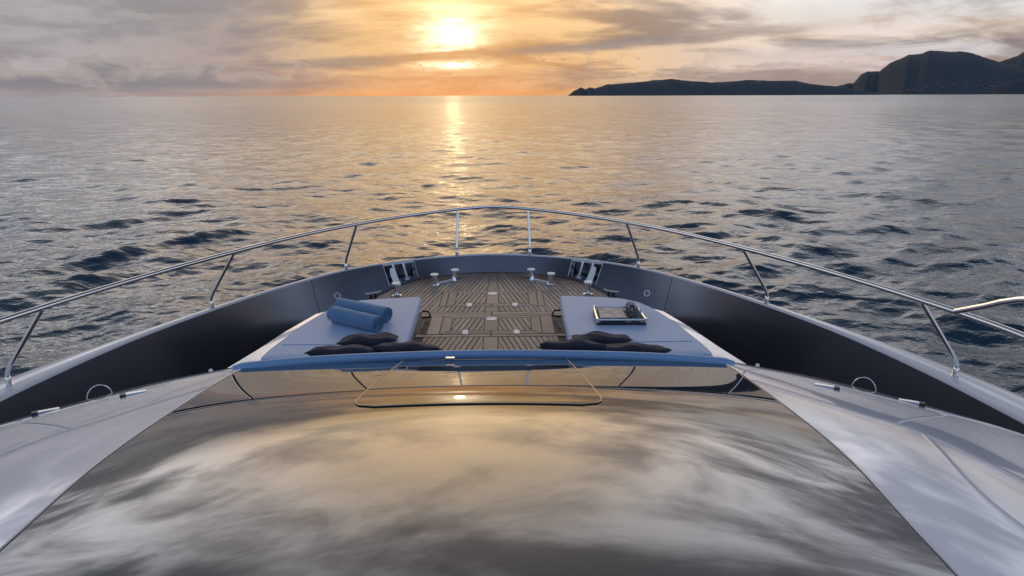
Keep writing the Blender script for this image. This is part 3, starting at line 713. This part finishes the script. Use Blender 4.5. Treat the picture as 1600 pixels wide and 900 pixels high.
# white side panels
outp = [(1.50, 3.60, .385), (1.58, 3.53, .395), (1.84, 3.385, .40), (2.10, 3.20, .395), (2.42, 2.91, .39), (2.62, 2.68, .385), (2.74, 2.35, .38), (2.80, 1.9, .38), (2.82, 1.3, .40), (2.80, .5, .42)]
OP = spline(outp, 90); gy = np.linspace(3.385, .5, 90)
PANEL = {}
for s_ in (-1, 1):
    G = []
    for k in range(90):
        yy = gy[k]; a = np.array((we(yy)+.010, yy, ze(yy)-.001)); c = OP[k]; row_ = []
        for v in np.linspace(0, 1, 24):
            q = a*(1-v)+c*v; q[2] = a[2]+(c[2]-a[2])*(.40*v+.60*v*v); row_.append((s_*q[0], q[1], q[2]))
        e1 = c-np.array((0, 0, .012)); dirn = np.array((.6, .35, 0)); dirn /= np.linalg.norm(dirn)
        row_.append((s_*(c[0]+.008), c[1]+.006, c[2]-.006)); row_.append((s_*(c[0]+.012), c[1]+.008, c[2]-.03)); row_.append((s_*(c[0]+.03), c[1]+.02, -.62))
        G.append(row_)
    PANEL[s_] = np.array(G)
    po = MB().grid(PANEL[s_]).build('side_panel', 'white', YACHT, True, 50); tag(po, 'glossy white cabin side panel on the %s side' % side_word[s_])
    PG = PANEL[s_][:, :24].reshape(-1, 3)
    def pz(x, y): return PG[np.argmin((PG[:, 0]-x)**2+(PG[:, 1]-y)**2)][2]
    for cx, cy in ((1.752, 2.96), (2.176, 2.92)):
        z_ = pz(s_*cx, cy)
        MB().box((s_*cx, cy, z_+.002), (.105, .020, .012), -s_*.45).build('clip', 'brush', po, False)
        MB().box((s_*(cx+(.045 if s_ > 0 else -.045)*s_), cy-.022, z_+.002), (.026, .026, .013), -s_*.45).build('clip_end', 'black', po, False)
    gp = [(s_*x, y, pz(s_*x, y)+.0025) for x, y in zip(np.linspace(1.40, 2.62, 30), np.linspace(3.18, 2.62, 30))]
    # hoop beside the panel edge
    hc = Vector((s_*2.16, 3.30, .33)); hoop = [hc+Vector((s_*.052*math.cos(a), -.035*math.cos(a), .085*math.sin(a))) for a in np.linspace(0, math.pi, 20)]
    MB().tube(hoop, .0032, 8).build('hoop', 'steel', po)
    MB().lathe([(.011, -.01), (.012, 0), (.010, .006), (.003, .009)], (s_*1.63, 3.52, .40), 16).build('stud', 'fitting', po)
# ------------------------------------------------------------------ bolster along the windscreen foot
def bsec(zoff, yoff): return [(q[0], q[1]+yoff, zoff-.018*(abs(q[0])/1.36)**2) for q in bc]
ends = np.linspace(-1.36, 1.36, 61)
bl = MB()
bpts = bsec(.482, .012)[1:-1]; rad_ = [.027+.006*(abs(q[0])/1.36)**2 for q in bpts]; rad_[0] *= .6; rad_[-1] *= .6
bl.tube(bpts, rad_, 20); BO = bl.build('bolster', 'bolster', YACHT, True, 60); tag(BO, 'long blue padded bolster along the windscreen foot')
MB().tube(bsec(.442, -.034), .019, 14).build('bolster_tube', 'tube', BO)
MB().tube(bsec(.464, -.034)[1:-1], .005, 8).build('piping', 'pad', BO)
for s_ in (-1, 1):
    q = bsec(.447, -.030)[0 if s_ < 0 else -1]; MB().lathe([(.018, -.012), (.026, -.008), (.026, .02), (.018, .03)], q, 14, (s_, -.4, -.1)).build('end_cap', 'black', BO)
for xx in (-.47, .0, .47):
    k = int(np.argmin([abs(q[0]-xx) for q in bc])); q = bsec(.447, -.030)[k]
    MB().lathe([(.0215, -.004), (.0215, .004)], q, 16, (1, 0, 0)).build('joint_ring', 'black', BO)
# backrests sloping down to the pads
for s_ in (-1, 1):
    G = []
    for x in np.linspace(.58, 1.50, 24):
        yb = 3.565-.05*(x/1.36)**2; row_ = []
        for v in np.linspace(0, 1, 16):
            yy = yb+(3.955-yb)*v; zz = .455-.03*(x/1.36)**2+(.29-.44)*v+.02*math.sin(v*math.pi)
            row_.append((s_*x, yy, zz))
        row_ = [(s_*x, yb, .2)]+row_+[(s_*x, 3.957, .19)]
        G.append(row_)
    tag(MB().grid(np.array(G)).build('backrest', 'pad', YACHT, True, 40), 'sloping backrest of the %s sunpad' % side_word[s_])
# ------------------------------------------------------------------ rail
ZR = .70
railp = [(0, 7.50, ZR), (.405, 7.33, ZR), (.95, 6.92, ZR), (1.387, 6.475, ZR), (1.80, 5.93, ZR), (2.16, 5.285, ZR), (2.50, 4.55, ZR), (2.765, 3.82, ZR), (2.91, 3.25, ZR), (3.0, 2.5, ZR-.02), (3.04, 1.4, ZR-.08), (3.05, -.5, ZR-.1)]
RP = resamp(railp, 10)
rail = MB().tube(RP, .0185, 12).build('bow_rail', 'steel', YACHT); tag(rail, 'polished stainless steel bow rail')
for s_ in (-1, 1):
    for (bx, by), (tx, ty) in (((.42, 7.193), (.405, 7.33)), ((1.558, 6.605), (1.387, 6.475)), ((2.43, 5.335), (2.16, 5.285)), ((3.045, 3.78), (2.765, 3.82)), ((3.30, 2.2), (3.015, 2.3))):
        zt = ZR-.012 if ty > 2.5 else ZR-.035
        bend = .095
        pts = [Vector((bx, by, ZC-.005)), Vector((bx, by, ZC+bend*.75))]
        tp = Vector((tx, ty, zt)); k0 = Vector((bx, by, ZC+bend))
        for t_ in (.25, .5, .75): pts.append(Vector((bx, by, ZC+bend*.75)).lerp(k0, t_).lerp(k0.lerp(tp, .08*t_*2), t_))
        pts += [k0.lerp(tp, .16), k0.lerp(tp, .5), tp]
        pts = [Vector((s_*q.x, q.y, q.z)) for q in pts]
        st = MB().tube(pts, .0135, 12).build('stanchion', 'steel', rail)
        MB().lathe([(.024, -.004), (.024, .006), (.018, .010), (.018, .055), (.015, .06)], (s_*bx, by, ZC+.003), 16).build('socket', 'steel', st)
    MB().tube([(s_*q[0], q[1], q[2]) for q in spline([(2.828, 3.60, .702), (2.85, 3.41, .80), (2.872, 3.22, .898)][(0 if s_ > 0 else 2):]+[(2.90, 2.9, .98), (2.95, 2.3, 1.03), (2.98, 1.0, 1.04), (2.98, -.5, 1.04)], 40)], .0185, 12).build('upper_handrail', 'steel', rail)
# ------------------------------------------------------------------ mooring gear
for s_ in (-1, 1):
    p0, p1 = Vector((s_*.612, 6.615, 0)), Vector((s_*.43, 6.775, 0)); dv = (p1-p0).normalized()
    hb = roundpoly([tuple((p0-dv*.055+Vector((-dv.y, dv.x, 0))*.03)[:2]), tuple((p0-dv*.055-Vector((-dv.y, dv.x, 0))*.03)[:2]), tuple((p1+dv*.055-Vector((-dv.y, dv.x, 0))*.03)[:2]), tuple((p1+dv*.055+Vector((-dv.y, dv.x, 0))*.03)[:2])], .028)
    if area(hb) < 0: hb = hb[::-1]
    bo = MB().prism(hb, -.001, .012, .004).build('mooring_bollard', 'steel', YACHT, True, 30); tag(bo, 'twin post mooring bollard on the %s side of the foredeck' % side_word[s_])
    for q, ln in ((p0, -1), (p1, 1)):
        lean = dv*ln*.016; top = q+lean+Vector((0, 0, .118))
        MB().tube([q+Vector((0, 0, .008)), q+lean*.3+Vector((0, 0, .03)), q+lean*.6+Vector((0, 0, .07)), top], [.034, .026, .024, .027], 18).build('post', 'steel', bo)
        MB().lathe([(.03, -.006), (.043, 0), (.045, .006), (.041, .013), (.02, .016)], top, 24).build('post_cap', 'fitting', bo)
    MB().tube([p0+Vector((0, 0, .022)), p1+Vector((0, 0, .022))], .009, 10).build('crossbar', 'steel', bo)
    c = Vector((s_*.975, 6.24, -.0)); cp = MB().lathe([(.05, -.002), (.05, .01), (.03, .02), (.022, .05), (.019, .09), (.024, .125)], c, 22).build('capstan', 'steel', YACHT); tag(cp, 'upright steel capstan post near the %s fairlead' % side_word[s_])
    MB().lathe([(.03, .122), (.043, .127), (.046, .134), (.041, .141), (.015, .144)], c, 24).build('post_cap', 'fitting', cp)
    c = Vector((s_*1.20, 6.17, 0)); cl = MB().tube([c+Vector((s_*-.07, .05, .062)), c+Vector((s_*-.035, .025, .054)), c+Vector((s_*.035, -.025, .054)), c+Vector((s_*.07, -.05, .062))], [.008, .012, .012, .008], 10).build('deck_cleat', 'steel', YACHT)
    for k in (-.3, .3): MB().tube([c+Vector((s_*k*.07, -k*.05, -.002)), c+Vector((s_*k*.07, -k*.05, .05))], .012, 10).build('cleat_leg', 'black', cl)
    tag(cl, 'small black and steel horn cleat by the %s bulwark' % side_word[s_])
    i = colx(1.60); i = i if s_ > 0 else NC-1-i
    q = Vector(bul(i, .46)); tg_ = Vector(bul(i+1, .46)-bul(i-1, .46)).normalized(); upv = Vector(bul(i, 1)-bul(i, 0)).normalized()
    nn = tg_.cross(upv).normalized()
    if nn.dot(Vector((-q.x, -.3, 0))) < 0: nn = -nn
    lt = MB().lathe([(.032, -.004), (.035, .005), (.033, .009), (.027, .009), (.026, .004)], q, 26, nn).build('bulwark_light', 'steel', YACHT); tag(lt, 'round steel-rimmed courtesy light in the %s bulwark' % side_word[s_])
    MB().lathe([(.026, .003), (.015, .005), (.002, .006)], q, 22, nn).build('lens', 'fitting', lt)
# ================================================================== LOOSE THINGS ON THE SUNPADS
def loose(o, zadd=0): return o
for s_ in (-1, 1):
    P_ = sx(pad_st, s_)
    cpad = slab(P_, .186, .28, .028, .006).build('sunpad_cushion', 'pad', None, True, 50, loc=(0, 0, DZ))
    rp = roundpoly(inset(P_, .010), .045, 6); MB().tube([(x, y, .2745) for x, y in rp]+[(*rp[0], .2745)], .0035, 8, False).build('piping', 'pad', cpad)
    MB().tube([(s_*x, 4.19+.01*x, .2865) for x in np.linspace(.66, 1.44, 12)], .0028, 6).build('seam', 'bolster', cpad)
    tag(cpad, ('lilac blue sunpad on the left, with the rolled towels on it' if s_ < 0 else 'lilac blue sunpad on the right, with the tray on it'), 'sun cushion', 'foredeck sunpads')
def pillow(wd, ht, th, seed):
    R_ = np.random.default_rng(seed); n = 26; ph = R_.uniform(0, 6, 6); mb = MB()
    for sg in (-1, 1):
        G = []
        for i in range(n):
            row_ = []
            for j in range(n):
                a, c = -1+2*i/(n-1), -1+2*j/(n-1)
                pin = 1-.045*(1-abs(a)**2)*abs(c)**3; pin2 = 1-.045*(1-abs(c)**2)*abs(a)**3
                t_ = max(0, (1-abs(a)**2.6))**.55*max(0, (1-abs(c)**2.6))**.55
                wr = .004*math.sin(5*a+ph[0]+3*c)+.004*math.sin(9*c+ph[1]-4*a)+.003*math.sin(13*a*c+ph[2])
                row_.append((a*wd/2*pin2, sg*(t_*th/2+wr*t_)+.006*math.sin(6*a+ph[3]), c*ht/2*pin+.008*math.sin(4*a+ph[4])*(c > 0)))
            G.append(row_)
        mb.grid(np.array(G), flip=sg > 0)
    return mb
def place_pillow(x, y, z, rotz, tilt, wd, ht, th, seed, label):
    o = pillow(wd, ht, th, seed).build('throw_pillow', 'navy', None, True, 80)
    bm = bmesh.new(); bm.from_mesh(o.data); bmesh.ops.remove_doubles(bm, verts=bm.verts, dist=.0008); bmesh.ops.recalc_face_normals(bm, faces=bm.faces); bm.to_mesh(o.data); bm.free()
    o.matrix_world = Matrix.Translation((x, y, z+DZ)) @ Matrix.Rotation(rotz, 4, 'Z') @ Matrix.Rotation(tilt, 4, 'X')
    tag(o, label, 'pillow', 'navy throw pillows on the sunpads'); return o
place_pillow(-.90, 3.78, .398, .05, math.radians(66), .44, .30, .085, 1, 'navy pillow nearest the port coaming, left end of the left front row')
place_pillow(-.50, 3.80, .410, -.02, math.radians(66), .42, .30, .085, 2, 'navy pillow beside the walkway, right end of the left front row')
place_pillow(-.84, 4.20, .322, .10, math.radians(76), .41, .25, .075, 3, 'single navy pillow lying between the rolled towels and the left front row')
place_pillow(.54, 3.80, .415, -.03, math.radians(64), .42, .30, .085, 4, 'navy pillow beside the walkway, left end of the right front row')
place_pillow(.93, 3.78, .396, -.09, math.radians(67), .46, .30, .085, 5, 'navy pillow nearest the starboard coaming, right end of the right front row')
place_pillow(.79, 4.18, .322, -.05, math.radians(76), .42, .25, .075, 6, 'single navy pillow lying between the serving tray and the right front row')
def towel(p0, p1, rad, tail, seed, label):
    p0, p1 = Vector(p0), Vector(p1); ax = (p1-p0).normalized(); side = Vector((0, 0, 1)).cross(ax).normalized(); up = Vector((0, 0, 1))
    n = 150; turns = 4.0; th_ = rad/turns*.62; cen = []
    for i in range(n):
        t_ = i/(n-1); a = -t_*turns*2*math.pi-math.radians(100); rr_ = .006+(rad-th_/2-.006)*t_; cen.append((rr_*math.cos(a)*1.06, rr_*math.sin(a)*.96))
    a_end = cen[-1]
    if tail:   # loose end lying on the cushion
        k = 10
        for i in range(1, k+1): cen.append((a_end[0]+tail*i/k, -rad*.96+th_*.5+(a_end[1]+rad*.96-th_*.5)*max(0, 1-i/3)))
    R_ = np.random.default_rng(seed); ph = R_.uniform(0, 6, 4); L_ = (p1-p0).length; m_ = 22; mb = MB(); cn = len(cen)
    def ring(s_):
        o_, i_ = [], []
        e_ = min(s_, L_-s_); rnd = th_*.5*(1-min(1, e_/.012)**.5)
        for k, (cx, cy) in enumerate(cen):
            k0, k1 = max(k-1, 0), min(k+1, cn-1); tx, ty = cen[k1][0]-cen[k0][0], cen[k1][1]-cen[k0][1]; l = math.hypot(tx, ty) or 1
            nx, ny = -ty/l, tx/l; wv = 1+.03*math.sin(s_*11+ph[0]+k*.03)+.02*math.sin(s_*25+ph[1])
            for lst, sg in ((o_, 1), (i_, -1)):
                q = ((cx+sg*nx*(th_/2-rnd))*wv, (cy+sg*ny*(th_/2-rnd))*(1+(wv-1)*.3)); lst.append(p0+ax*s_+side*q[0]+up*(q[1]+rad*.97))
        return o_+i_[::-1]
    V = []; ss = sorted(set(list(np.linspace(0, L_, m_))+[.002, .006, .012, L_-.002, L_-.006, L_-.012]))
    for s_ in ss: V += ring(s_)
    c2 = 2*cn; F_ = []
    for i in range(len(ss)-1):
        for k in range(c2): F_.append((i*c2+k, i*c2+(k+1) % c2, (i+1)*c2+(k+1) % c2, (i+1)*c2+k))
    for i in (0, len(ss)-1):
        for k in range(cn-1):
            q = (i*c2+k, i*c2+k+1, i*c2+c2-2-k, i*c2+c2-1-k); F_.append(q if i else q[::-1])
    o = mb.add(V, F_).build('rolled_towel', 'towel', None, True, 60); tag(o, label, 'towel', 'rolled blue towels on the left sunpad'); return o
towel((-1.21, 4.68, .284), (-.81, 4.43, .284), .070, 0, 1, 'rolled blue towel nearer the dark pillows')
towel((-1.21, 4.89, .284), (-.78, 4.65, .284), .068, .0, 2, 'rolled blue towel nearer the bow, behind the other roll')
# tray with book and tumblers
TR = Matrix.Translation((1.005, 4.70, DZ+.287)) @ Matrix.Rotation(-.02, 4, 'Z')
tray = MB().prism(roundpoly([(-.19, -.155), (.19, -.155), (.18, .155), (-.18, .155)], .012), 0, .022, .003).build('serving_tray', 'black', None, False); tray.matrix_world = TR
tag(tray, 'black serving tray with polished steel rails on the right sunpad', 'tray')
cr = [(-.183, -.148), (.183, -.148), (.174, .148), (-.174, .148)]
for i in range(4):
    a, c = cr[i], cr[(i+1) % 4]; MB().tube([(*a, .040), (*c, .040)], .009, 10).build('tray_rail', 'steel', tray, loc=(0, 0, 0))
    MB().lathe([(.012, .018), (.012, .050), (.008, .053)], (*a, 0), 12).build('corner_post', 'steel', tray, loc=(0, 0, 0))
bk = MB().prism(roundpoly([(-.155, -.115), (.045, -.115), (.04, .12), (-.15, .12)], .004, 3), .0, .024, .002).build('book', 'book', None, False); bk.matrix_world = TR @ Matrix.Translation((0, 0, .0225))
tag(bk, 'pale mottled book lying in the serving tray', 'book')
for (gx_, gy_, ln) in ((.105, .095, 'glass tumbler in the tray, farthest toward the bow'), (.115, .015, 'glass tumbler in the tray, middle of the three'), (.125, -.068, 'glass tumbler in the tray, nearest the dark pillow')):
    g_ = MB().lathe([(.030, 0), (.036, .004), (.039, .07), (.036, .0705), (.033, .010), (.002, .009)], (0, 0, 0), 28).build('tumbler', 'tumbler', None); g_.matrix_world = TR @ Matrix.Translation((gx_, gy_, .0226))
    tag(g_, ln, 'glass', 'tumblers on the tray')
